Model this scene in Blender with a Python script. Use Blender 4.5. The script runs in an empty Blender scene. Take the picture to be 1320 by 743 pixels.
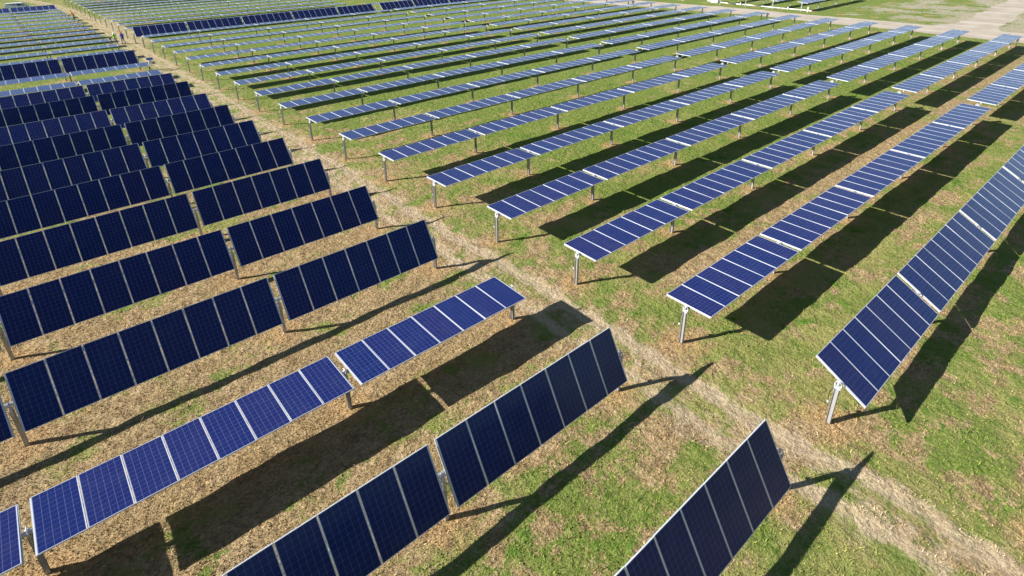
import bpy, bmesh, math, random
import numpy as np
from mathutils import Matrix, Vector
R = math.radians
random.seed(7); rng = np.random.default_rng(11)
scn = bpy.context.scene
col = scn.collection

# ------------------------------------------------------------------ camera
cam_data = bpy.data.cameras.new('camera'); cam = bpy.data.objects.new('camera', cam_data); col.objects.link(cam)
YAW, PITCH, ROLL = 0.8714, 0.4090, -0.0147
fw = Vector((math.cos(YAW)*math.cos(PITCH), math.sin(YAW)*math.cos(PITCH), -math.sin(PITCH)))
rt = Vector((math.sin(YAW), -math.cos(YAW), 0)); up = rt.cross(fw)
r2 = rt*math.cos(ROLL) + up*math.sin(ROLL); u2 = -rt*math.sin(ROLL) + up*math.cos(ROLL)
CAM = Vector((-17.137, -3.994, 14.84))
cam.matrix_world = Matrix(((r2.x, u2.x, -fw.x, CAM.x), (r2.y, u2.y, -fw.y, CAM.y), (r2.z, u2.z, -fw.z, CAM.z), (0, 0, 0, 1)))
cam_data.sensor_width = 36; cam_data.lens = 743.56/1320*36
cam_data.shift_x = 11.28/1320; cam_data.shift_y = -140.3/1320
cam_data.clip_start = 0.1; cam_data.clip_end = 8000
scn.camera = cam

# ------------------------------------------------------------------ light
SUN_AZ, SUN_EL = 153.5, 29.8          # where the sun stands (math angle from +x), its elevation
w = bpy.data.worlds.new('World'); scn.world = w; w.use_nodes = True
nt = w.node_tree; bg = nt.nodes['Background']
sky = nt.nodes.new('ShaderNodeTexSky'); sky.sky_type = 'NISHITA'; sky.sun_disc = False
sky.sun_elevation = R(SUN_EL); sky.sun_rotation = R(90-SUN_AZ)
sky.air_density = 1.15; sky.dust_density = 0.05; sky.ozone_density = 1.5
nt.links.new(sky.outputs[0], bg.inputs[0]); bg.inputs[1].default_value = 0.05
sd = bpy.data.lights.new('sun', 'SUN'); sd.energy = 5.0; sd.angle = R(0.5); sd.color = (1.0, 0.965, 0.915)
so = bpy.data.objects.new('sun', sd); col.objects.link(so)
sv = Vector((math.cos(R(SUN_AZ))*math.cos(R(SUN_EL)), math.sin(R(SUN_AZ))*math.cos(R(SUN_EL)), math.sin(R(SUN_EL))))
so.rotation_euler = sv.to_track_quat('Z', 'Y').to_euler(); so.location = (-30, 30, 60)
vs = scn.view_settings
vs.view_transform = 'Standard'; vs.look = 'None'; vs.gamma = 1; vs.exposure = 1.06; vs.use_curve_mapping = False

# ------------------------------------------------------------------ constants of the plant
SP, H, PP, GAP, PL = 5.4158, 1.63, 1.010, 0.264, 1.922
XR, XL = 0.0, -4.117
SECT = 38*PP + 4*GAP

# ------------------------------------------------------------------ node helpers
class NT:
    def __init__(s, tree): s.t = tree; s.n = tree.nodes; s.l = tree.links
    def node(s, typ, **kw):
        n = s.n.new(typ)
        for k, v in kw.items(): setattr(n, k, v)
        return n
    def put(s, sock, v):
        if hasattr(v, 'is_linked') or isinstance(v, bpy.types.NodeSocket): s.l.new(v, sock)
        else: sock.default_value = v
    def math(s, op, a, b=0.0, c=None, clamp=False):
        n = s.node('ShaderNodeMath', operation=op, use_clamp=clamp)
        s.put(n.inputs[0], a); s.put(n.inputs[1], b)
        if c is not None: s.put(n.inputs[2], c)
        return n.outputs[0]
    def step(s, v, lo, hi, a=0.0, b=1.0):
        n = s.node('ShaderNodeMapRange', interpolation_type='SMOOTHSTEP')
        s.put(n.inputs[0], v); n.inputs[1].default_value = lo; n.inputs[2].default_value = hi
        n.inputs[3].default_value = a; n.inputs[4].default_value = b
        return n.outputs[0]
    def noise(s, vec, scale, detail=4, rough=0.55, dist=0.0, out=0):
        n = s.node('ShaderNodeTexNoise'); s.put(n.inputs['Vector'], vec)
        n.inputs['Scale'].default_value = scale; n.inputs['Detail'].default_value = detail
        n.inputs['Roughness'].default_value = rough; n.inputs['Distortion'].default_value = dist
        return n.outputs[out]
    def mix(s, f, a, b, mode='MIX'):
        n = s.node('ShaderNodeMix', data_type='RGBA', blend_type=mode)
        s.put(n.inputs[0], f); s.put(n.inputs[6], a); s.put(n.inputs[7], b)
        return n.outputs[2]
def c4(r, g, b): return (r, g, b, 1.0)
def mat(name):
    m = bpy.data.materials.new(name); m.use_nodes = True
    return m, NT(m.node_tree), m.node_tree.nodes['Principled BSDF']

# ------------------------------------------------------------------ shared ground colour group
gg = bpy.data.node_groups.new('ground_colour', 'ShaderNodeTree')
gg.interface.new_socket('Colour', in_out='OUTPUT', socket_type='NodeSocketColor')
gg.interface.new_socket('Bare', in_out='OUTPUT', socket_type='NodeSocketFloat')
N = NT(gg)
geo = N.node('ShaderNodeNewGeometry'); P = geo.outputs['Position']
sep = N.node('ShaderNodeSeparateXYZ'); N.l.new(P, sep.inputs[0]); X, Y = sep.outputs[0], sep.outputs[1]
n_big = N.noise(P, 0.11, 3, .5)
n_med = N.noise(P, 0.55, 7, .66, .3)
n_patch = N.noise(P, 1.3, 6, .7, .6)
n_fine = N.noise(P, 9.0, 4, .7)
n_vfine = N.noise(P, 38.0, 2, .6)
# stretched fibres of dry stalks
mp = N.node('ShaderNodeMapping'); N.l.new(P, mp.inputs[0]); mp.inputs['Rotation'].default_value = (0, 0, .5); mp.inputs['Scale'].default_value = (7, 26, 1)
n_fib = N.noise(mp.outputs[0], 1.0, 3, .6, 1.2)
left = N.step(X, -3.2, -5.5)
near = N.step(Y, 46, 16)
lowy = N.step(Y, 3.2, 8.0)
ph = N.math('FRACT', N.math('ADD', N.math('DIVIDE', Y, SP), 0.5))        # 0.5 on the post line
rowline = N.step(N.math('ABSOLUTE', N.math('SUBTRACT', ph, 0.55)), 0.22, 0.05)
row1 = N.math('MULTIPLY', N.step(N.math('ABSOLUTE', N.math('SUBTRACT', Y, 7.6)), 1.6, .7), N.step(X, 1.0, 4.0))
row2 = N.math('MULTIPLY', N.step(N.math('ABSOLUTE', N.math('SUBTRACT', Y, 12.6)), 1.3, .5), N.step(X, 1.0, 5.0))
trench = N.math('MULTIPLY', N.step(N.math('ABSOLUTE', N.math('SUBTRACT', Y, 73.6)), 1.5, .8), left)
green_r = N.math('MULTIPLY', N.step(X, 3, 12), N.step(Y, 9, 16))
green_r = N.math('ADD', N.math('MULTIPLY', green_r, .16), N.math('MULTIPLY', N.step(Y, 30, 60), .10))
b = N.math('MULTIPLY', N.math('MULTIPLY', left, near), N.math('MULTIPLY', lowy, 0.135))
b = N.math('SUBTRACT', N.math('ADD', b, N.math('MULTIPLY', left, .02)), green_r)
b = N.math('ADD', b, N.math('MULTIPLY', rowline, .065))
b = N.math('ADD', b, N.math('MULTIPLY', row1, .17))
b = N.math('ADD', b, N.math('MULTIPLY', row2, .08))
b = N.math('ADD', b, N.math('MULTIPLY', trench, .3))
b = N.math('ADD', b, N.math('MULTIPLY', N.step(Y, -1, 4), -.0))
cxa = N.math('ADD', X, N.math('ADD', N.math('MULTIPLY', Y, .027), 2.1))
aisle = N.step(N.math('ABSOLUTE', cxa), 3.6, 1.2)
b = N.math('ADD', b, N.math('MULTIPLY', aisle, .065))
s = N.math('ADD', N.math('ADD', n_med, b), N.math('MULTIPLY', N.math('SUBTRACT', N.noise(P, .33, 6, .66, .7), .5), .52))
s = N.math('ADD', s, N.math('MULTIPLY', N.math('SUBTRACT', n_patch, .5), .55))
s = N.math('ADD', s, N.math('MULTIPLY', N.math('SUBTRACT', n_fine, .5), .30))
ms = N.node('ShaderNodeMapping'); N.l.new(P, ms.inputs[0]); ms.inputs['Scale'].default_value = (.16, .85, 1)
s = N.math('ADD', s, N.math('MULTIPLY', N.math('SUBTRACT', N.noise(ms.outputs[0], 1.0, 4, .6, .4), .5), .42))
straw = N.step(s, .50, .64)
# circles of dug earth round the post feet
def posts_dist(xm):
    dy = N.math('SUBTRACT', Y, N.math('MULTIPLY', N.math('ROUND', N.math('DIVIDE', Y, SP)), SP))
    return N.math('SQRT', N.math('ADD', N.math('MULTIPLY', xm, xm), N.math('MULTIPLY', dy, dy)))
BAY = 8*PP + GAP
def modx(x0, sgn):
    a = N.math('DIVIDE', N.math('MULTIPLY', N.math('SUBTRACT', X, x0), sgn), BAY)
    return N.math('MULTIPLY', N.math('SUBTRACT', a, N.math('ROUND', a)), BAY)
shy = N.math('MULTIPLY', Y, .146/SP); Xs = N.math('ADD', X, shy)
X0_ = X; X = Xs
dR = N.math('ADD', posts_dist(modx(XR+7*PP+GAP/2, 1)), N.step(X, 1.0, .5, 0, 9))
dL = N.math('ADD', posts_dist(modx(XL-7*PP-GAP/2, -1)), N.step(X, -5.5, -5.0, 0, 9))
X = X0_; dE = posts_dist(N.math('ADD', N.math('SUBTRACT', X, XR-.15), shy)); dF = posts_dist(N.math('ADD', N.math('SUBTRACT', X, XL+.12), shy))
dmin = N.math('MINIMUM', N.math('MINIMUM', dR, dL), N.math('MINIMUM', dE, dF))
dn = N.math('ADD', dmin, N.math('MULTIPLY', N.math('SUBTRACT', n_patch, .5), 2.4))
dug = N.step(dn, 1.15, .25)
# wheel ruts
wob = N.node('ShaderNodeMapping'); N.l.new(P, wob.inputs[0]); wob.inputs['Scale'].default_value = (0, .12, 0)
wv = N.math('MULTIPLY', N.math('SUBTRACT', N.noise(wob.outputs[0], 1.0, 2, .5), .5), 1.6)
bend = N.math('POWER', N.math('MAXIMUM', N.math('SUBTRACT', Y, 132), 0.0), 2.0)
bend = N.math('MULTIPLY', bend, -.0019)
cx = N.math('ADD', N.math('ADD', N.math('SUBTRACT', wv, N.math('MULTIPLY', Y, .012)), -1.72), bend)
cxr = N.math('SUBTRACT', X, cx)
n_rut = N.noise(P, 1.1, 6, .7, .4)
near_w = N.step(Y, 60, 14, 0.0, 1.0)
r1 = N.step(N.math('ABSOLUTE', cxr), .75, .08)
r2_ = N.step(N.math('ABSOLUTE', N.math('ADD', cxr, 1.45)), .70, .08)
mid = N.math('MULTIPLY', N.step(N.math('ABSOLUTE', N.math('ADD', cxr, .75)), 3.2, .5, 0, .52), N.step(Y, 10, 40, 1.0, 1.35))
rut = N.math('MAXIMUM', N.math('MAXIMUM', r1, N.math('MULTIPLY', r2_, .9)), mid)
rutm = N.step(N.math('ADD', rut, N.math('MULTIPLY', N.math('SUBTRACT', n_rut, .5), 2.4)), .40, .92)
work = N.math('MULTIPLY', N.step(N.math('ABSOLUTE', N.math('SUBTRACT', Y, 115)), 26, 12), N.step(N.math('ABSOLUTE', N.math('ADD', X, 2.6)), 3.2, 1.6))
rutm = N.math('MAXIMUM', rutm, N.math('MULTIPLY', work, N.step(n_rut, .35, .55)))
# pale scraped patches beyond the gravel road
far = N.math('MULTIPLY', N.step(X, 93, 97), N.step(N.math('ADD', N.noise(P, .13, 7, .72), N.step(Y, 46, 22, -.03, .10)), .52, .62))
# colours
gsel = N.math('ADD', N.math('ADD', N.math('MULTIPLY', N.math('SUBTRACT', N.noise(P, .8, 6, .7), .5), 1.1), N.math('MULTIPLY', N.math('SUBTRACT', N.noise(P, .2, 4, .6, .5), .5), 1.2)), N.math('ADD', .5, green_r))
g1 = N.mix(N.step(gsel, .34, .66), c4(.270, .250, .080), c4(.105, .180, .018))
g1 = N.mix(N.step(n_fine, .3, .72, 0, .65), g1, c4(.330, .325, .110))
g1 = N.mix(N.math('MULTIPLY', N.step(N.noise(P, .5, 6, .72), .54, .66), .85), g1, c4(.070, .180, .012))
st = N.mix(N.step(n_fib, .32, .68), c4(.185, .115, .050), c4(.600, .435, .215))
st = N.mix(N.step(N.noise(P, 1.7, 6, .72, .8), .40, .66, 0, .55), st, c4(.66, .50, .29))
st = N.mix(N.step(N.noise(P, 2.3, 5, .7, 1.0), .53, .66, 0, .65), st, c4(.16, .105, .060))
st = N.mix(N.step(n_fine, .34, .70), N.mix(.5, st, c4(.17, .115, .060)), st)
du = N.mix(N.step(n_fib, .30, .66), c4(.200, .110, .050), c4(.600, .400, .190))
so_ = N.mix(N.step(n_fine, .3, .7), c4(.400, .295, .180), c4(.590, .465, .305))
colr = N.mix(straw, g1, st)
colr = N.mix(N.math('MULTIPLY', dug, .85), colr, du)
colr = N.mix(N.math('MULTIPLY', rutm, .90), colr, so_)
colr = N.mix(N.math('MULTIPLY', far, .7), colr, c4(.46, .39, .31))
colr = N.mix(N.math('MULTIPLY', trench, N.math('MULTIPLY', straw, .7)), colr, c4(.22, .13, .075))
# single darker clods and stems
colr = N.mix(N.step(n_vfine, .56, .70, 0, .60), colr, c4(.095, .085, .040))
colr = N.mix(N.step(N.noise(P, 0.9, 3, .6, 1.5), .70, .76, 0, .6), colr, c4(.10, .085, .045))
go = N.node('NodeGroupOutput'); N.l.new(colr, go.inputs[0])
N.l.new(N.math('MAXIMUM', rutm, N.math('MULTIPLY', straw, .5)), go.inputs[1])

mg, N, bs = mat('field_ground')
g = N.node('ShaderNodeGroup'); g.node_tree = gg
N.l.new(g.outputs[0], bs.inputs['Base Color']); bs.inputs['Roughness'].default_value = .95; bs.inputs['Specular IOR Level'].default_value = .15
geo = N.node('ShaderNodeNewGeometry'); P = geo.outputs['Position']
hgt = N.math('ADD', N.math('MULTIPLY', N.noise(P, 6, 6, .75), 1.5), N.math('MULTIPLY', N.noise(P, 2.0, 5, .65), 4.0))
bp = N.node('ShaderNodeBump'); bp.inputs['Strength'].default_value = .9; bp.inputs['Distance'].default_value = .10
N.l.new(hgt, bp.inputs['Height']); N.l.new(bp.outputs[0], bs.inputs['Normal'])

mb, N, bs = mat('grass_blades')
g = N.node('ShaderNodeGroup'); g.node_tree = gg
geo = N.node('ShaderNodeNewGeometry')
rnd = geo.outputs['Random Per Island']
br = N.mix(N.step(rnd, 0, 1), c4(.72, .74, .70), c4(1.35, 1.30, 1.15))
cc = N.mix(1.0, g.outputs[0], br, 'MULTIPLY')
N.l.new(cc, bs.inputs['Base Color']); bs.inputs['Roughness'].default_value = .8; bs.inputs['Specular IOR Level'].default_value = .2

# metals, glass
def simple(name, colour, rough=.5, metal=0.0, spec=.5, nscale=None, namt=.15):
    m, N, bs = mat(name)
    bs.inputs['Roughness'].default_value = rough; bs.inputs['Metallic'].default_value = metal; bs.inputs['Specular IOR Level'].default_value = spec
    if nscale:
        tc = N.node('ShaderNodeTexCoord'); n = N.noise(tc.outputs['Object'], nscale, 4, .6)
        oi = N.node('ShaderNodeObjectInfo')
        k = N.math('ADD', N.math('MULTIPLY', N.math('SUBTRACT', n, .5), namt*2), N.math('ADD', 1.0, N.math('MULTIPLY', N.math('SUBTRACT', oi.outputs['Random'], .5), namt)))
        c = N.mix(1.0, c4(*colour), k, 'MULTIPLY'); N.l.new(c, bs.inputs['Base Color'])
    else: bs.inputs['Base Color'].default_value = c4(*colour)
    return m
M = {}
M['galv'] = simple('galvanised_steel', (.50, .51, .52), .45, .55, .5, 9, .18)
M['post'] = simple('post_steel', (.40, .40, .40), .5, .45, .5, 4, .22)
M['rail'] = simple('rail_steel', (.50, .51, .53), .45, .3, .5, 5, .08)
M['frame'] = simple('panel_frame', (.60, .62, .67), .38, .25, .5)
M['sheet'] = simple('backsheet_white', (.40, .43, .54), .6, 0, .5)
M['white'] = simple('white_coated', (.78, .78, .77), .5, 0, .5, 6, .05)
M['black'] = simple('black_rubber', (.02, .02, .02), .6, 0, .4)
M['gravel'] = None
# photovoltaic glass
m, N, bs = mat('solar_cells'); M['cell'] = m
tc = N.node('ShaderNodeTexCoord'); sep = N.node('ShaderNodeSeparateXYZ'); N.l.new(tc.outputs['Object'], sep.inputs[0])
CW = .1575
u = N.math('ADD', N.math('DIVIDE', sep.outputs[0], CW), 3.0)
v = N.math('ADD', N.math('DIVIDE', sep.outputs[1], CW), 6.0)
def edge(a, wdt):
    f = N.math('ABSOLUTE', N.math('SUBTRACT', N.math('FRACT', a), .5))
    return N.math('GREATER_THAN', f, .5-wdt)
ln = N.math('MAXIMUM', edge(u, .016), edge(v, .011))
bus = N.math('MAXIMUM', edge(N.math('ADD', N.math('MULTIPLY', u, 4.0), .5), .030), 0.0)
cid = N.node('ShaderNodeCombineXYZ'); N.l.new(N.math('FLOOR', u), cid.inputs[0]); N.l.new(N.math('FLOOR', v), cid.inputs[1])
oi = N.node('ShaderNodeObjectInfo'); N.l.new(N.math('MULTIPLY', oi.outputs['Random'], 91.0), cid.inputs[2])
wn = N.node('ShaderNodeTexWhiteNoise'); wn.noise_dimensions = '3D'; N.l.new(cid.outputs[0], wn.inputs['Vector'])
crystal = N.node('ShaderNodeTexVoronoi'); N.l.new(tc.outputs['Object'], crystal.inputs['Vector']); crystal.inputs['Scale'].default_value = 40
cell = N.mix(wn.outputs['Value'], c4(.0050, .0140, .082), c4(.0072, .0165, .100))
cell = N.mix(N.step(oi.outputs['Random'], .0, 1.0, 0, .75), cell, c4(.0150, .0165, .082))
cell = N.mix(N.math('MULTIPLY', crystal.outputs['Distance'], .25), cell, c4(.010, .026, .17))
cell = N.mix(N.math('MULTIPLY', bus, .15), cell, c4(.20, .22, .32))
cell = N.mix(N.math('MULTIPLY', ln, .62), cell, c4(.22, .25, .40))
oi3 = N.node('ShaderNodeVectorMath', operation='ADD'); N.l.new(tc.outputs['Object'], oi3.inputs[0]); cb = N.node('ShaderNodeCombineXYZ'); N.l.new(N.math('MULTIPLY', oi.outputs['Random'], 57.0), cb.inputs[0]); N.l.new(cb.outputs[0], oi3.inputs[1])
film = N.noise(oi3.outputs[0], 1.6, 5, .62)
cell = N.mix(N.step(film, 0.45, .75, 0, .05), cell, c4(.16, .17, .20))
N.l.new(cell, bs.inputs['Base Color'])
N.l.new(N.step(film, .3, .7, .10, .24), bs.inputs['Roughness'])
bs.inputs['Sheen Weight'].default_value = .27; bs.inputs['Sheen Roughness'].default_value = .28; bs.inputs['Sheen Tint'].default_value = (.45, .66, 1, 1)
bs.inputs['IOR'].default_value = 1.31; bs.inputs['Specular IOR Level'].default_value = .5; bs.inputs['Specular Tint'].default_value = (.38, .62, 1, 1)

# ------------------------------------------------------------------ object helpers
def mesh_from_bm(name, bm, mats):
    me = bpy.data.meshes.new(name); bm.normal_update(); bm.to_mesh(me); bm.free()
    for k in mats: me.materials.append(M[k] if isinstance(k, str) else k)
    return me
def link(name, me, parent=None, loc=(0, 0, 0), rot=(0, 0, 0)):
    o = bpy.data.objects.new(name, me); col.objects.link(o); o.location = loc; o.rotation_euler = rot
    if parent: o.parent = parent
    return o
def tag(o, label=None, cat=None, group=None, kind=None):
    if label: o['label'] = label
    if cat: o['category'] = cat
    if group: o['group'] = group
    if kind: o['kind'] = kind
    return o
def root(name, loc, label, cat, group=None, rz=0):
    o = bpy.data.objects.new(name, None); col.objects.link(o); o.location = loc; o.rotation_euler = (0, 0, rz)
    o.empty_display_size = .3
    return tag(o, label, cat, group)
def box(bm, x0, x1, y0, y1, z0, z1, mi=0, bev=0):
    r = bmesh.ops.create_cube(bm, size=1.0, matrix=Matrix.Translation(((x0+x1)/2, (y0+y1)/2, (z0+z1)/2)) @ Matrix.Diagonal((abs(x1-x0), abs(y1-y0), abs(z1-z0), 1)))
    fs = {f for v in r['verts'] for f in v.link_faces}
    for f in fs: f.material_index = mi
    if bev:
        es = list({e for v in r['verts'] for e in v.link_edges})
        bmesh.ops.bevel(bm, geom=es, offset=bev, segments=2, affect='EDGES', clamp_overlap=True)
    return r['verts']
def tube(bm, pts, rad, seg=8, mi=0, closed=False):
    pts = [Vector(p) for p in pts]; n = len(pts); rings = []
    for i, p in enumerate(pts):
        a = pts[(i-1) % n] if (closed or i > 0) else p; c = pts[(i+1) % n] if (closed or i < n-1) else p
        d = (c-a).normalized(); ref = Vector((0, 0, 1)) if abs(d.z) < .9 else Vector((1, 0, 0))
        s = d.cross(ref).normalized(); t = d.cross(s)
        rr = rad[i] if isinstance(rad, (list, tuple)) else rad
        rings.append([bm.verts.new(p + (s*math.cos(q)+t*math.sin(q))*rr) for q in [2*math.pi*k/seg for k in range(seg)]])
    m = n if closed else n-1
    for i in range(m):
        A, B = rings[i], rings[(i+1) % n]
        for k in range(seg):
            f = bm.faces.new((A[k], A[(k+1) % seg], B[(k+1) % seg], B[k])); f.material_index = mi; f.smooth = True
    if not closed:
        for rg in (rings[0], rings[-1]):
            f = bm.faces.new(rg); f.material_index = mi
    bmesh.ops.recalc_face_normals(bm, faces=bm.faces[:])

# ------------------------------------------------------------------ ground
def grid(xs, ys, f, name, m):
    vx, vy = np.meshgrid(xs, ys); vz = f(vx, vy)
    co = np.stack([vx, vy, vz], -1).reshape(-1, 3); nx, ny = len(xs), len(ys)
    i = np.arange((ny-1)*(nx-1)); a = (i // (nx-1))*nx + i % (nx-1)
    fa = np.stack([a, a+1, a+nx+1, a+nx], -1)
    me = bpy.data.meshes.new(name); me.vertices.add(len(co)); me.vertices.foreach_set('co', co.ravel())
    me.loops.add(fa.size); me.loops.foreach_set('vertex_index', fa.ravel().astype(np.int32))
    me.polygons.add(len(fa)); me.polygons.foreach_set('loop_start', (np.arange(len(fa))*4).astype(np.int32))
    me.polygons.foreach_set('use_smooth', np.ones(len(fa), bool))
    me.update(calc_edges=True); me.validate(); me.materials.append(m); return me
def bumps(x, y):
    fade = np.clip((70-np.hypot(x+12, y-4))/40, 0, 1)
    z = .020*np.sin(x*1.3+1.7*np.sin(y*.7)) + .018*np.sin(y*1.9+1.1*np.sin(x*.9)) + .012*np.sin(x*4.3+y*2.9) + .010*np.sin(y*5.7-x*3.1)
    ruts = np.exp(-((x+1.75)/.3)**2) + np.exp(-((x+3.2)/.3)**2)
    return (z - .03*ruts)*fade
xs = np.concatenate([[-4000, -800, -200, -80], np.arange(-50, 60, .28), [62, 70, 90, 120, 200, 600, 2500, 4000]])
ys = np.concatenate([[-4000, -800, -200, -60], np.arange(-20, 62, .28), [64, 70, 90, 130, 200, 600, 2500, 4000]])
tag(link('ground', grid(xs, ys, bumps, 'ground', mg)), kind='structure')

# grass, dry stalks and clods close enough to be seen as such
def cam_xy(x, y):
    dx, dy, dz = x-CAM.x, y-CAM.y, -CAM.z
    z = dx*fw.x+dy*fw.y+dz*fw.z; a = dx*r2.x+dy*r2.y+dz*r2.z; b_ = dx*u2.x+dy*u2.y+dz*u2.z
    return 648.7+743.6*a/z, 231.2-743.6*b_/z, z
def blades(n, x0, x1, y0, y1, hmin, hmax, wmin, wmax, zmax, name, keep_pow):
    x = rng.uniform(x0, x1, n); y = rng.uniform(y0, y1, n)
    px, py, z = cam_xy(x, y)
    k = (z > 0) & (px > -60) & (px < 1380) & (py > -10) & (py < 800) & (z < zmax) & (rng.random(n) < (13/np.maximum(z, 13))**keep_pow)
    x, y = x[k], y[k]; n = len(x)
    an = rng.uniform(0, 2*np.pi, n); h = rng.uniform(hmin, hmax, n)*rng.uniform(.5, 1, n); wd = rng.uniform(wmin, wmax, n)
    lean = rng.normal(0, .6, (n, 2))*h[:, None]
    # rough ground: grass is thinner in the wheel ruts
    thin = (np.abs(x+1.8) < .45) | (np.abs(x+3.2) < .4); h = np.where(thin, h*.25, h)
    zb = bumps(x, y)-.004
    c, s = np.cos(an)*wd/2, np.sin(an)*wd/2
    co = np.empty((n, 3, 3)); co[:, 0] = np.stack([x-c, y-s, zb], -1); co[:, 1] = np.stack([x+c, y+s, zb], -1)
    co[:, 2] = np.stack([x+lean[:, 0], y+lean[:, 1], zb+h], -1)
    me = bpy.data.meshes.new(name); me.vertices.add(n*3); me.vertices.foreach_set('co', co.ravel())
    me.loops.add(n*3); me.loops.foreach_set('vertex_index', np.arange(n*3, dtype=np.int32))
    me.polygons.add(n); me.polygons.foreach_set('loop_start', (np.arange(n)*3).astype(np.int32))
    me.update(calc_edges=True); me.materials.append(mb); return me
tag(link('grass', blades(1500000, -46, 40, -12, 60, .03, .085, .015, .05, 62, 'grass', 1.1)),
    'short patchy grass and dry stalks on the field', 'grass', kind='stuff')
tag(link('grass_tufts', blades(90000, -46, 40, -12, 40, .07, .16, .012, .035, 42, 'grass_tufts', 1.0)),
    'taller loose tufts standing out of the short grass', 'grass', kind='stuff')

# ------------------------------------------------------------------ gravel road at the far ends of the rows
m, N, bs = mat('gravel_road'); M['gravel'] = m
geo = N.node('ShaderNodeNewGeometry'); P = geo.outputs['Position']
k = N.step(N.noise(P, .25, 6, .65), .35, .65)
c = N.mix(k, c4(.34, .275, .20), c4(.46, .385, .30)); c = N.mix(N.step(N.noise(P, 3, 4, .7), .3, .7, 0, .4), c, c4(.33, .28, .22))
mpp = N.node('ShaderNodeMapping'); N.l.new(P, mpp.inputs[0]); mpp.inputs['Scale'].default_value = (.9, .03, 1)
c = N.mix(N.step(N.noise(mpp.outputs[0], 1, 2, .5), .5, .62, 0, .35), c, c4(.56, .52, .47))
N.l.new(c, bs.inputs['Base Color']); bs.inputs['Roughness'].default_value = .95
def ribbon(name, pts, jit, z):
    bm = bmesh.new(); vl = []
    for (ax, ay, bx_, by_) in pts:
        vl.append((bm.verts.new((ax+random.uniform(-jit, jit), ay, z)), bm.verts.new((bx_+random.uniform(-jit, jit), by_, z))))
    for (a, b_), (c_, d_) in zip(vl, vl[1:]): bm.faces.new((a, b_, d_, c_))
    bmesh.ops.recalc_face_normals(bm, faces=bm.faces[:])
    for f in bm.faces:
        if f.normal.z < 0: f.normal_flip()
    return mesh_from_bm(name, bm, ['gravel'])
rows_ = []
yy = -120.0
while yy < 260:
    wl = 86.0 + .35*math.sin(yy*.31) - max(0, (12-yy))*.18 - max(0, yy-52)*.16; wr = 94.0 + .4*math.sin(yy*.23+1) + max(0, (26-yy))*.10 - max(0, yy-52)*.10
    rows_.append((wl, yy, wr, yy)); yy += 1.1
tag(link('gravel_road', ribbon('gravel_road', rows_, .28, .006)), kind='structure')
rows_ = []
xx = 93.4
while xx < 330:
    rows_.append((xx, 20.8+.045*(xx-94)+.3*math.sin(xx*.4) + (max(0, 99-xx)*.5), xx, 15.2+.05*(xx-94)+.3*math.sin(xx*.33) - max(0, 96.5-xx)*.9)); xx += 1.1
bm_r = bmesh.new(); vl = [(bm_r.verts.new((a, b_+random.uniform(-.3, .3), .010)), bm_r.verts.new((c_, d_+random.uniform(-.3, .3), .010))) for a, b_, c_, d_ in rows_]
for (a, b_), (c_, d_) in zip(vl, vl[1:]): bm_r.faces.new((a, b_, d_, c_))
bm_r.normal_update()
for f in bm_r.faces:
    if f.normal.z < 0: f.normal_flip()
tag(link('gravel_road', mesh_from_bm('gravel_branch_road', bm_r, ['gravel'])), kind='structure')

# ------------------------------------------------------------------ solar tracker parts (meshes shared by every copy)
def panel_mesh():
    bm = bmesh.new(); W, Ln = .990, PL; fr, t = .013, .038
    hx, hy = W/2, Ln/2; cx_, cy_ = 3*CW, 6*CW
    z = 0.0
    # frame bars stand 3 mm proud of the glass
    box(bm, -hx, hx, hy-fr, hy, z-t, z+.003, 0); box(bm, -hx, hx, -hy, -hy+fr, z-t, z+.003, 0)
    box(bm, -hx, -hx+fr, -hy+fr, hy-fr, z-t, z+.003, 0); box(bm, hx-fr, hx, -hy+fr, hy-fr, z-t, z+.003, 0)
    def q(x0, x1, y0, y1, zz, mi, flip=False):
        vs_ = [bm.verts.new(c_) for c_ in ((x0, y0, zz), (x1, y0, zz), (x1, y1, zz), (x0, y1, zz))]
        f = bm.faces.new(vs_[::-1] if flip else vs_); f.material_index = mi
    ix, iy = hx-fr, hy-fr
    cy2 = min(cy_, iy-.004)
    q(-cx_, cx_, -cy2, cy2, z, 2)
    q(-ix, ix, cy2, iy, z, 1); q(-ix, ix, -iy, -cy2, z, 1); q(-ix, -cx_, -cy2, cy2, z, 1); q(cx_, ix, -cy2, cy2, z, 1)
    q(-ix, ix, -iy, iy, z-.006, 1, True)
    box(bm, -.06, .06, hy-.32, hy-.22, z-.035, z-.008, 3)      # junction box
    return mesh_from_bm('solar_panel', bm, ['frame', 'sheet', 'cell', 'black'])
PANEL = panel_mesh()
def rail_mesh():
    bm = bmesh.new(); box(bm, -.04, .04, -PL/2+.0, PL/2-.0, -.075, -.041, 0, .003)
    for s_ in (-1, 1): box(bm, -.055, .055, s_*.09-.02, s_*.09+.02, -.16, -.078, 0)
    return mesh_from_bm('rail', bm, ['rail'])
RAIL = rail_mesh()
def endrail_mesh():
    bm = bmesh.new(); box(bm, -.016, .016, -PL/2, PL/2, -.060, -.006, 0, .003); return mesh_from_bm('mounting_rail', bm, ['rail'])
ERAIL = endrail_mesh()
def tube_mesh(length):
    bm = bmesh.new(); tube(bm, [(0, 0, 0), (length, 0, 0)], .062, 8)
    for f in bm.faces: f.smooth = False
    return mesh_from_bm('torque_tube', bm, ['galv'])
def post_mesh(full=True):
    bm = bmesh.new(); top = 1.42
    box(bm, -.004, .004, -.062, .062, -.3, top)                 # web
    for s_ in (-1, 1): box(bm, -.055, .055, s_*.066-.004, s_*.066+.004, -.3, top)
    return mesh_from_bm('post', bm, ['post'])
POST = post_mesh()
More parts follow.
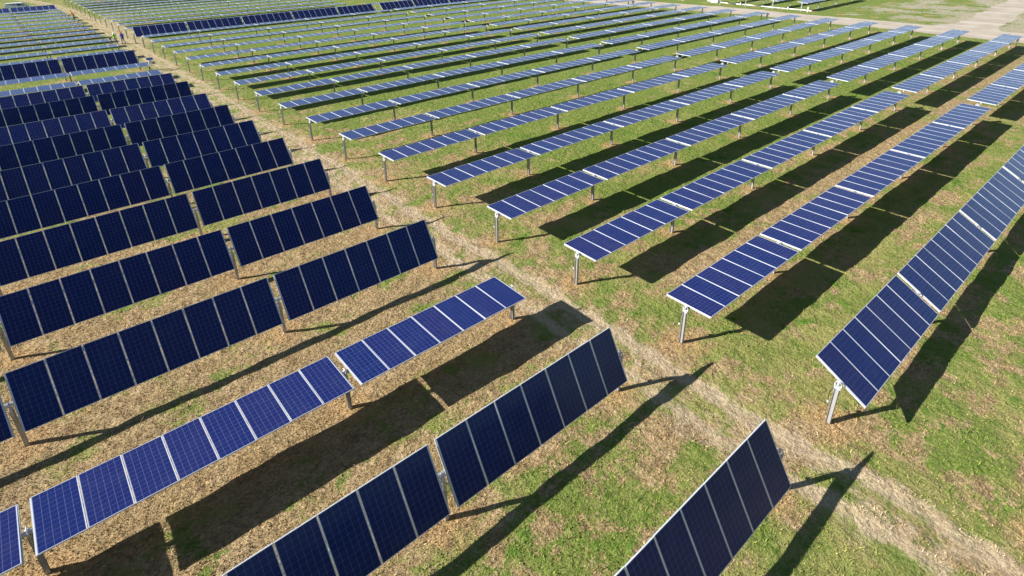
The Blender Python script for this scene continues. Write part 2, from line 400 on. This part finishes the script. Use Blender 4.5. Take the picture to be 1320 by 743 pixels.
def bearing_mesh():
    bm = bmesh.new()
    pts = [(0, .095*math.cos(a), H-.045+.095*math.sin(a)) for a in [2*math.pi*i/20 for i in range(20)]]
    tube(bm, pts, .017, 6, 0, True)
    box(bm, -.035, .035, -.10, .10, 1.40, 1.47, 0, .006)
    for s_ in (-1, 1):
        tube(bm, [(0.0, s_*.075, 1.18), (0.0, s_*.085, 1.42), (0, s_*.100, H-.05)], .018, 6)
        tube(bm, [(-.05, s_*.055, 1.30), (.06, s_*.055, 1.30)], .012, 6)
    tube(bm, [(-.05, 0, H-.03), (.05, 0, H-.03)], .030, 8)
    tube(bm, [(0, 0, H+.01), (0, 0, H-.12)], .028, 6)
    return mesh_from_bm('bearing', bm, ['rail'])
BEAR = bearing_mesh()
def cable_mesh():
    bm = bmesh.new(); tube(bm, [(-.03, .10, 1.42), (-.05, .15, 1.25), (-.05, .17, 1.02), (-.04, .15, .86)], .011, 6, 0)
    box(bm, -.07, -.01, .125, .175, .78, .86, 1, .006)
    return mesh_from_bm('cable', bm, ['black', 'white'])
CABLE = cable_mesh()
def damper_mesh():
    bm = bmesh.new(); tube(bm, [(0, .09, .95), (0, .30, 1.33)], .022, 6, 0); tube(bm, [(0, .22, 1.18), (0, .40, 1.50)], .014, 6, 1)
    return mesh_from_bm('damper', bm, ['black', 'galv'])
def drive_mesh():
    bm = bmesh.new()
    tube(bm, [(-.10, 0, H-.06), (.10, 0, H-.06)], .15, 14, 0)
    box(bm, -.10, .10, -.17, .17, 1.30, 1.42, 0, .01)
    tube(bm, [(0, -.10, H-.2), (0, -.42, H-.2)], .055, 10, 1)
    return mesh_from_bm('drive_motor', bm, ['post', 'galv'])
DRIVE = drive_mesh()
TUBES = {}
def gaps(bays):
    out = []; x = 0
    for i, n in enumerate(bays):
        out.append((x, n)); x += n*PP + (GAP if i < len(bays)-1 else 0)
    return out, x
def tracker(xstart, y, tilt, sgn, bays, label, group, second=None):
    """one tracker row: from xstart in direction sgn; tilt raises its far edge; second = tilt of the half beyond the drive"""
    r = root('solar_tracker', (xstart, y, 0), label, 'solar tracker', group)
    lay, total = gaps(bays)
    key = tuple(bays)
    if key not in TUBES: TUBES[key] = tube_mesh(total+.20)
    def half(off, tl, posts):
        ct, st = math.cos(tl), math.sin(tl)
        def P_(x, yy_, zz): return (sgn*(off+x), yy_*ct-zz*st, H+yy_*st+zz*ct)
        link('torque_tube', TUBES[key], r, P_(-.10, 0, -.125) if sgn > 0 else P_(total+.10, 0, -.125), (tl, 0, 0))
        for i, (x0, n) in enumerate(lay):
            for j in range(n):
                link('solar_panel', PANEL, r, P_(x0+(j+.5)*PP, random.gauss(0, .003), random.gauss(0, .002)+.014), (tl+random.gauss(0, .0035), random.gauss(0, .002), 0))
            for xe in (x0-.004, x0+n*PP+.004): link('mounting_rail', ERAIL, r, P_(xe, 0, .010), (tl, 0, 0))
        for i, x in enumerate(posts):
            po = link('post', POST, r, (sgn*(off+x), 0, 0)); link('bearing', BEAR, po)
            if i == 0 and off == 0: link('cable', CABLE, po)
    mid = [x0+n*PP+GAP/2 for x0, n in lay[:-1]]
    half(0, tilt, [-.15 if sgn > 0 else -.12] + mid + ([] if second is not None else [total-.15]))
    if second is not None:
        po = link('post', POST, r, (sgn*(total+.30), 0, 0)); link('drive_motor', DRIVE, r, (sgn*(total+.55), 0, 0))
        half(total+1.66, second, mid + [total-.25])
    return r

ORD = ['', 'first', 'second', 'third', 'fourth', 'fifth', 'sixth', 'seventh', 'eighth', 'ninth', 'tenth', 'eleventh', 'twelfth', 'thirteenth', 'fourteenth', 'fifteenth', 'sixteenth', 'seventeenth', 'eighteenth', 'nineteenth', 'twentieth', 'twenty-first', 'twenty-second', 'twenty-third', 'twenty-fourth', 'twenty-fifth', 'twenty-sixth', 'twenty-seventh', 'twenty-eighth', 'twenty-ninth', 'thirtieth', 'thirty-first', 'thirty-second', 'thirty-third']
BAYS = [7, 8, 8, 8, 7]
GR = 'solar tracker tables right of the dirt track'; GL = 'solar tracker tables left of the dirt track'
RT = {0: 29.9, 1: .8, 2: .6, 3: .5, 4: -.8, 5: -.5, 6: -.9, 7: -.8, 8: -.8, 18: 42}
for k in range(0, 32):
    x0 = XR - .146*k + (.12 if k > 12 else 0); t = RT.get(k, -.3)
    if k == 0: lab = 'half-tilted blue panel row nearest the camera on the right of the dirt track'
    elif k == 18: lab = 'the only steeply tilted dark panel row right of the dirt track'
    else: lab = '%s row right of the dirt track counted from the camera, nearly flat blue panels' % ORD[k+1]
    t2 = None
    if k <= 19: t2 = t if k in (0, 18) else (2.5 if k < 4 else 1.2)
    tracker(x0, k*SP, R(t), 1, BAYS, lab, GR, None if t2 is None else R(t2))
LT = {0: 58.9, 1: 61.7, 2: 1.3, 3: 60.3, 4: 56, 5: 58, 6: 52, 7: 50, 8: 54, 9: 43, 10: 57, 11: 42, 12: 2.5, 13: 2, 14: 47, 15: 2, 27: 22}
for k in range(0, 28):
    t = LT.get(k, 1.0)
    kind = 'flat' if t < 10 else 'steeply tilted dark'
    if k == 0: lab = 'steeply tilted dark panel row at the bottom edge, nearest left of the track'
    elif k == 2: lab = 'bright flat panel row between steeply tilted ones, left of the track'
    elif k == 14: lab = 'steeply tilted dark panel row standing among flat rows, left of the track'
    elif k == 27: lab = 'last slightly tilted panel row left of the track, in front of the van'
    else: lab = '%s row left of the dirt track counted from the camera, %s panels' % (ORD[k+1], kind)
    tracker(XL - .142*k, k*SP + (.35 if k > 22 else 0), R(t), -1, BAYS, lab, GL)

# array beyond the gravel road
for j in range(4):
    tracker(96.9 - .25*j, 44.7+5.35*j, R(6), 1, [7, 8, 8], '%s panel table from the right beyond the gravel road, on white posts' % ORD[j+1], 'panel tables beyond the gravel road')

# ------------------------------------------------------------------ small controller stands with their own little panel
def controller(loc, label, rz=0):
    r = root('tracker_controller', loc, label, 'controller', 'small controller stands at row ends', rz)
    bm = bmesh.new(); tube(bm, [(0, 0, -.2), (0, 0, 1.25)], .035, 8); link('pole', mesh_from_bm('pole', bm, ['galv']), r)
    bm = bmesh.new(); box(bm, -.20, .20, -.10, .10, .80, 1.25, 0, .015); box(bm, -.05, .05, -.115, -.102, .98, 1.06, 0); link('cabinet', mesh_from_bm('cabinet', bm, ['white']), r)
    bm = bmesh.new(); box(bm, -.38, .38, -.30, .30, -.018, .018, 0, .004)
    vs_ = [bm.verts.new(c_) for c_ in ((-.35, -.27, .021), (.35, -.27, .021), (.35, .27, .021), (-.35, .27, .021))]; f = bm.faces.new(vs_); f.material_index = 1
    link('small_panel', mesh_from_bm('small_panel', bm, ['frame', 'cell']), r, (0, 0, 1.42), (R(20), 0, 0))
    return r
controller((-5.0, 74.6, 0), 'small panel on a pole at the end of the flat left row, beside the track')
for kk, nm in ((2, 'third'), (8, 'ninth'), (13, 'fourteenth')):
    controller((XR+2*SECT+2.3-.146*kk, kk*SP-.5, 0), 'small controller box under the road end of the %s right row' % nm)

# conduit, stubs and cabinet beyond the road
bm = bmesh.new()
pts = [(99.9, 66, .10), (98.6, 60, .12), (98.9, 55, .10), (98.3, 50, .12), (98.5, 45, .10), (98.0, 43.2, .10)]
tube(bm, pts, .09, 8); tag(link('conduit_pipe', mesh_from_bm('conduit_pipe', bm, ['white'])), 'long white pipe lying on the grass beyond the gravel road', 'pipe')
for i, (x, y, hh, lb) in enumerate([(96.6, 43.4, .9, 'short white stub post beside the rightmost table beyond the gravel road'), (98.4, 57.6, .45, 'short white stub on the white pipe, middle one'), (98.2, 47.8, .4, 'short white stub on the white pipe, nearest the road bend'), (97.5, 70.5, .8, 'white stub post beyond the road, left of the white cabinet')]):
    bm = bmesh.new(); tube(bm, [(0, 0, -.2), (0, 0, hh)], .10, 10); tube(bm, [(0, 0, hh), (0, 0, hh+.05)], .13, 10)
    tag(link('pipe_stub', mesh_from_bm('pipe_stub', bm, ['white']), None, (x, y, 0)), lb, 'post', 'white stubs beyond the road')
r = root('electrical_cabinet', (99.0, 63.6, 0), 'white electrical cabinet standing on the grass beyond the gravel road', 'cabinet')
bm = bmesh.new(); box(bm, -.45, .45, -.75, .75, .1, 1.45, 0, .03); box(bm, -.5, .5, -.8, .8, 1.45, 1.52, 0, .01); link('housing', mesh_from_bm('housing', bm, ['white']), r)
bm = bmesh.new(); box(bm, -.465, -.452, -.68, -.02, .2, 1.38, 0); box(bm, -.465, -.452, .02, .68, .2, 1.38, 0); box(bm, -.49, -.466, -.08, -.05, .7, .9, 1); link('door', mesh_from_bm('door', bm, ['white', 'black']), r)
bm = bmesh.new(); box(bm, -.55, .55, -.85, .85, -.1, .1, 0, .01); link('plinth', mesh_from_bm('plinth', bm, ['post']), r)

# ------------------------------------------------------------------ people
M['skin'] = simple('skin', (.42, .24, .16), .6)
M['blue_cloth'] = simple('blue_cloth', (.03, .05, .28), .85, 0, .3, 9, .15)
M['orange_cloth'] = simple('orange_cloth', (.80, .24, .03), .8, 0, .3, 9, .1)
M['lime_cloth'] = simple('lime_cloth', (.30, .62, .08), .8, 0, .3, 9, .1)
M['dark_cloth'] = simple('dark_cloth', (.05, .055, .07), .85, 0, .3, 9, .1)
M['denim'] = simple('denim', (.14, .19, .28), .85, 0, .3, 9, .1)
M['green_cloth'] = simple('green_cloth', (.10, .14, .08), .85, 0, .3, 9, .1)
M['orange_hat'] = simple('orange_hat', (.85, .16, .03), .35)
M['white_hat'] = simple('white_hat', (.82, .82, .80), .3)
M['hair'] = simple('hair', (.03, .02, .015), .7)
def person(loc, rz, pose, shirt, legs, hat, label):
    J = dict(pel=(0, 0, .95), wst=(0, 0, 1.10), chs=(0, 0, 1.34), nek=(0, 0, 1.50), hd0=(0, .0, 1.56), hd1=(0, .01, 1.66), hd2=(0, .0, 1.76))
    for s_, n in ((1, 'l'), (-1, 'r')):
        J.update({n+'sh': (s_*.18, 0, 1.44), n+'el': (s_*.26, .02, 1.17), n+'wr': (s_*.27, .10, .93), n+'ha': (s_*.27, .12, .86),
                  n+'hp': (s_*.09, 0, .92), n+'kn': (s_*.11, .03, .50), n+'an': (s_*.12, -.02, .09), n+'to': (s_*.13, .14, .04)})
        for f in range(4): J[n+'f%d' % f] = (s_*.27, .10+.018*f, .79-.006*abs(f-1.5)); 
        J[n+'th'] = (s_*.25, .16, .84)
    J.update(pose)
    E = [('pel', 'wst'), ('wst', 'chs'), ('chs', 'nek'), ('nek', 'hd0'), ('hd0', 'hd1'), ('hd1', 'hd2')]
    for n in 'lr':
        E += [('chs', n+'sh'), (n+'sh', n+'el'), (n+'el', n+'wr'), (n+'wr', n+'ha'), ('pel', n+'hp'), (n+'hp', n+'kn'), (n+'kn', n+'an'), (n+'an', n+'to'), (n+'ha', n+'th')] + [(n+'ha', n+'f%d' % f) for f in range(4)]
    Rr = dict(pel=.14, wst=.13, chs=.15, nek=.06, hd0=.07, hd1=.095, hd2=.075)
    for n in 'lr': Rr.update({n+'sh': .075, n+'el': .052, n+'wr': .035, n+'ha': .035, n+'hp': .10, n+'kn': .065, n+'an': .05, n+'to': .045, n+'th': .011}); Rr.update({n+'f%d' % f: .009 for f in range(4)})
    names = list(J); idx = {n: i for i, n in enumerate(names)}
    # fingers follow a moved hand
    for n in 'lr':
        if n+'ha' in pose:
            hx_, hy_, hz_ = pose[n+'ha']
            for f in range(4): J[n+'f%d' % f] = (hx_, hy_-.02+.018*f, hz_-.07)
            J[n+'th'] = (hx_, hy_+.045, hz_-.02)
    me = bpy.data.meshes.new('body'); me.from_pydata([J[n] for n in names], [(idx[a], idx[b_]) for a, b_ in E], [])
    tmp = bpy.data.objects.new('tmp', me); col.objects.link(tmp)
    sk = tmp.modifiers.new('skin', 'SKIN'); tmp.modifiers.new('sub', 'SUBSURF').levels = 1
    for i, n in enumerate(names):
        v = me.skin_vertices[0].data[i]; v.radius = (Rr[n], Rr[n]*(.75 if n in ('pel', 'wst', 'chs') else 1)); v.use_root = n == 'pel'
    dg = bpy.context.evaluated_depsgraph_get(); ev = tmp.evaluated_get(dg); body = bpy.data.meshes.new_from_object(ev)
    bpy.data.objects.remove(tmp)
    body.name = 'body'; body.materials.clear()
    for k_ in (shirt, legs, 'skin', 'black'): body.materials.append(M[k_])
    # dress by nearest bone
    segs = [(Vector(J[a]), Vector(J[b_]), a, b_) for a, b_ in E]
    for p in body.polygons:
        c_ = p.center; best = None
        for a, b_, na, nb in segs:
            t = max(0, min(1, (c_-a).dot(b_-a)/max(1e-6, (b_-a).length_squared))); d = (c_-(a+(b_-a)*t)).length
            if best is None or d < best[0]: best = (d, na, nb)
        nb = best[2]
        p.material_index = 2 if (nb in ('hd0', 'hd1', 'hd2') or nb[1:] in ('ha', 'th') or nb[1:2] == 'f') else 3 if nb[1:] == 'to' else 1 if nb[1:] in ('hp', 'kn', 'an') else 0
        p.use_smooth = True
    r = root('person', loc, label, 'person', 'workers on the track', rz)
    link('body', body, r)
    h = Vector(J['hd2']); ax = (h-Vector(J['hd0'])).normalized()
    bm = bmesh.new()
    bmesh.ops.create_uvsphere(bm, u_segments=16, v_segments=8, radius=.125)
    bmesh.ops.delete(bm, geom=[v for v in bm.verts if v.co.z < -.02], context='VERTS')
    if hat != 'hair':
        bmesh.ops.create_cone(bm, cap_ends=True, segments=18, radius1=.165, radius2=.15, depth=.012, matrix=Matrix.Translation((0, .02, -.018)))
    for f in bm.faces: f.smooth = True
    o = link('hair' if hat == 'hair' else 'hard_hat', mesh_from_bm('hat', bm, [hat]), r)
    o.location = h-ax*.04; o.rotation_euler = ax.to_track_quat('Z', 'Y').to_euler()
    bm = bmesh.new(); q = Vector(J['hd1']); fwd = Vector((0, 1, 0)) - ax*ax.y; fwd.normalize(); sd_ = fwd.cross(ax)
    for s_ in (-1, 1):
        bmesh.ops.create_uvsphere(bm, u_segments=6, v_segments=4, radius=.014, matrix=Matrix.Translation(q+fwd*.085+sd_*.035*s_+ax*.01))
    link('eyes', mesh_from_bm('eyes', bm, ['black']), r)
    return r
walk = dict(lkn=(.11, .14, .52), lan=(.12, .16, .09), lto=(.13, .32, .05), rkn=(-.11, .02, .50), ran=(-.12, -.26, .13), rto=(-.13, -.12, .05), lel=(.26, -.10, 1.20), lwr=(.28, -.12, .95), lha=(.28, -.11, .88), rel=(-.26, .06, 1.18), rwr=(-.27, .20, .98), rha=(-.27, .25, .93))
person((-4.1, 98.2, 0), R(150), walk, 'blue_cloth', 'blue_cloth', 'orange_hat', 'person in blue overalls and orange hard hat standing on the dirt track')
lean = dict(wst=(0, .05, 1.10), chs=(0, .17, 1.31), nek=(0, .24, 1.44), hd0=(0, .27, 1.49), hd1=(0, .31, 1.58), hd2=(0, .33, 1.67), lsh=(.18, .19, 1.39), rsh=(-.18, .19, 1.39), lel=(.24, .30, 1.15), lwr=(.20, .48, 1.05), lha=(.19, .55, 1.02), rel=(-.24, .30, 1.15), rwr=(-.18, .46, 1.02), rha=(-.16, .53, .98))
person((-4.95, 98.6, 0), R(160), lean, 'lime_cloth', 'denim', 'white_hat', 'person in lime safety vest and white hard hat leaning over by the panels')
bend_ = dict(pel=(0, -.10, .90), wst=(0, .06, 1.0), chs=(0, .28, 1.06), nek=(0, .42, 1.08), hd0=(0, .46, 1.06), hd1=(0, .54, 1.03), hd2=(0, .62, 1.00), lsh=(.18, .34, 1.08), rsh=(-.18, .34, 1.08), lel=(.22, .42, .82), lwr=(.16, .50, .60), lha=(.15, .52, .53), rel=(-.22, .42, .82), rwr=(-.16, .50, .60), rha=(-.15, .52, .53), lhp=(.09, -.08, .88), rhp=(-.09, -.08, .88))
person((-5.5, 99.6, 0), R(200), bend_, 'green_cloth', 'dark_cloth', 'hair', 'dark-haired person bending down beside the person in the lime vest')
person((-6.2, 135.6, 0), R(70), lean, 'orange_cloth', 'dark_cloth', 'orange_hat', 'person in orange jacket leaning at a row end far up the track')

# ------------------------------------------------------------------ white van
M['paint'] = simple('white_paint', (.80, .80, .80), .25, 0, .5)
M['glass'] = simple('dark_glass', (.015, .02, .03), .08, 0, .5)
M['redlens'] = simple('red_lens', (.45, .02, .02), .3); M['clear'] = simple('clear_lens', (.7, .7, .7), .15)
def van(loc, rz):
    r = root('white_van', loc, 'white van parked behind the last panel row at the far left', 'van', None, rz); r.scale = (1.12, 1.08, 1.06)
    prof = [(-2.35, .42), (-2.40, .95), (-2.32, 1.20), (-2.18, 1.88), (-1.95, 1.98), (.10, 2.02), (.42, 1.96), (1.22, 1.24), (2.10, 1.06), (2.38, .86), (2.42, .42)]
    bm = bmesh.new(); L_ = []; 
    for s_, in ((-1,), (1,)):
        L_.append([bm.verts.new((x, s_*(.92 if z < 1.25 else .92-.20*(z-1.2)/.8), z)) for x, z in prof])
    A, B = L_; n = len(prof)
    bm.faces.new(A); bm.faces.new(B[::-1])
    for i in range(n): bm.faces.new((A[i], A[(i+1) % n], B[(i+1) % n], B[i]))
    bmesh.ops.recalc_face_normals(bm, faces=bm.faces[:]); bmesh.ops.bevel(bm, geom=bm.edges[:], offset=.05, segments=2, affect='EDGES')
    for f in bm.faces: f.smooth = False
    link('body', mesh_from_bm('van_body', bm, ['paint']), r)
    def win(pts, s_, name='window'):
        bm = bmesh.new(); v0 = [bm.verts.new((x, s_*(.93-.20*(z-1.2)/.8), z)) for x, z in pts]; v1 = [bm.verts.new((x, s_*(.90-.20*(z-1.2)/.8), z)) for x, z in pts]
        bm.faces.new(v0); bm.faces.new(v1[::-1])
        for i in range(len(pts)): bm.faces.new((v0[i], v0[(i+1) % len(pts)], v1[(i+1) % len(pts)], v1[i]))
        bmesh.ops.recalc_face_normals(bm, faces=bm.faces[:]); link(name, mesh_from_bm('window', bm, ['glass']), r)
    for s_ in (-1, 1):
        win([(-2.05, 1.34), (-.55, 1.34), (-.55, 1.80), (-1.95, 1.80)], s_); win([(-.42, 1.34), (.22, 1.34), (.22, 1.82), (-.42, 1.82)], s_); win([(.32, 1.34), (.98, 1.34), (.42, 1.80), (.32, 1.82)], s_)
    bm = bmesh.new(); a = [(.50, 1.90), (1.16, 1.31)]
    v_ = [bm.verts.new((a[0][0]+.03, -.62, a[0][1]+.02)), bm.verts.new((a[0][0]+.03, .62, a[0][1]+.02)), bm.verts.new((a[1][0]+.03, .78, a[1][1]+.02)), bm.verts.new((a[1][0]+.03, -.78, a[1][1]+.02))]
    f = bm.faces.new(v_); ex = bmesh.ops.extrude_face_region(bm, geom=[f]); bmesh.ops.translate(bm, verts=[g_ for g_ in ex['geom'] if isinstance(g_, bmesh.types.BMVert)], vec=(-.04, 0, -.04))
    bmesh.ops.recalc_face_normals(bm, faces=bm.faces[:]); link('windscreen', mesh_from_bm('windscreen', bm, ['glass']), r)
    for x in (-1.50, 1.52):
        for s_ in (-1, 1):
            wr = link('wheel', None, r) if False else None
            bm = bmesh.new(); tube(bm, [(0, -.11, 0), (0, .11, 0)], .34, 20, 0); wo = link('wheel', mesh_from_bm('wheel', bm, ['black']), r, (x, s_*.84, .34))
            bm = bmesh.new(); tube(bm, [(0, -.118, 0), (0, .118, 0)], .20, 14, 0); link('rim', mesh_from_bm('rim', bm, ['galv']), wo)
    for s_ in (-1, 1):
        bm = bmesh.new(); box(bm, 2.28, 2.44, s_*.70-.16, s_*.70+.16, .78, .94, 0, .03); link('headlight', mesh_from_bm('headlight', bm, ['clear']), r)
        bm = bmesh.new(); box(bm, -2.44, -2.34, s_*.80-.07, s_*.80+.07, .95, 1.30, 0, .02); link('tail_light', mesh_from_bm('tail_light', bm, ['redlens']), r)
        bm = bmesh.new(); box(bm, .98, 1.10, s_*1.02-.09, s_*1.02+.09, 1.28, 1.44, 0, .02); link('mirror', mesh_from_bm('mirror', bm, ['black']), r)
    bm = bmesh.new(); box(bm, 2.38, 2.50, -.85, .85, .36, .62, 0, .03); box(bm, -2.48, -2.38, -.85, .85, .40, .62, 0, .03); link('bumper', mesh_from_bm('bumper', bm, ['black']), r)
van((-13.1, 157.2, 0), R(-8))
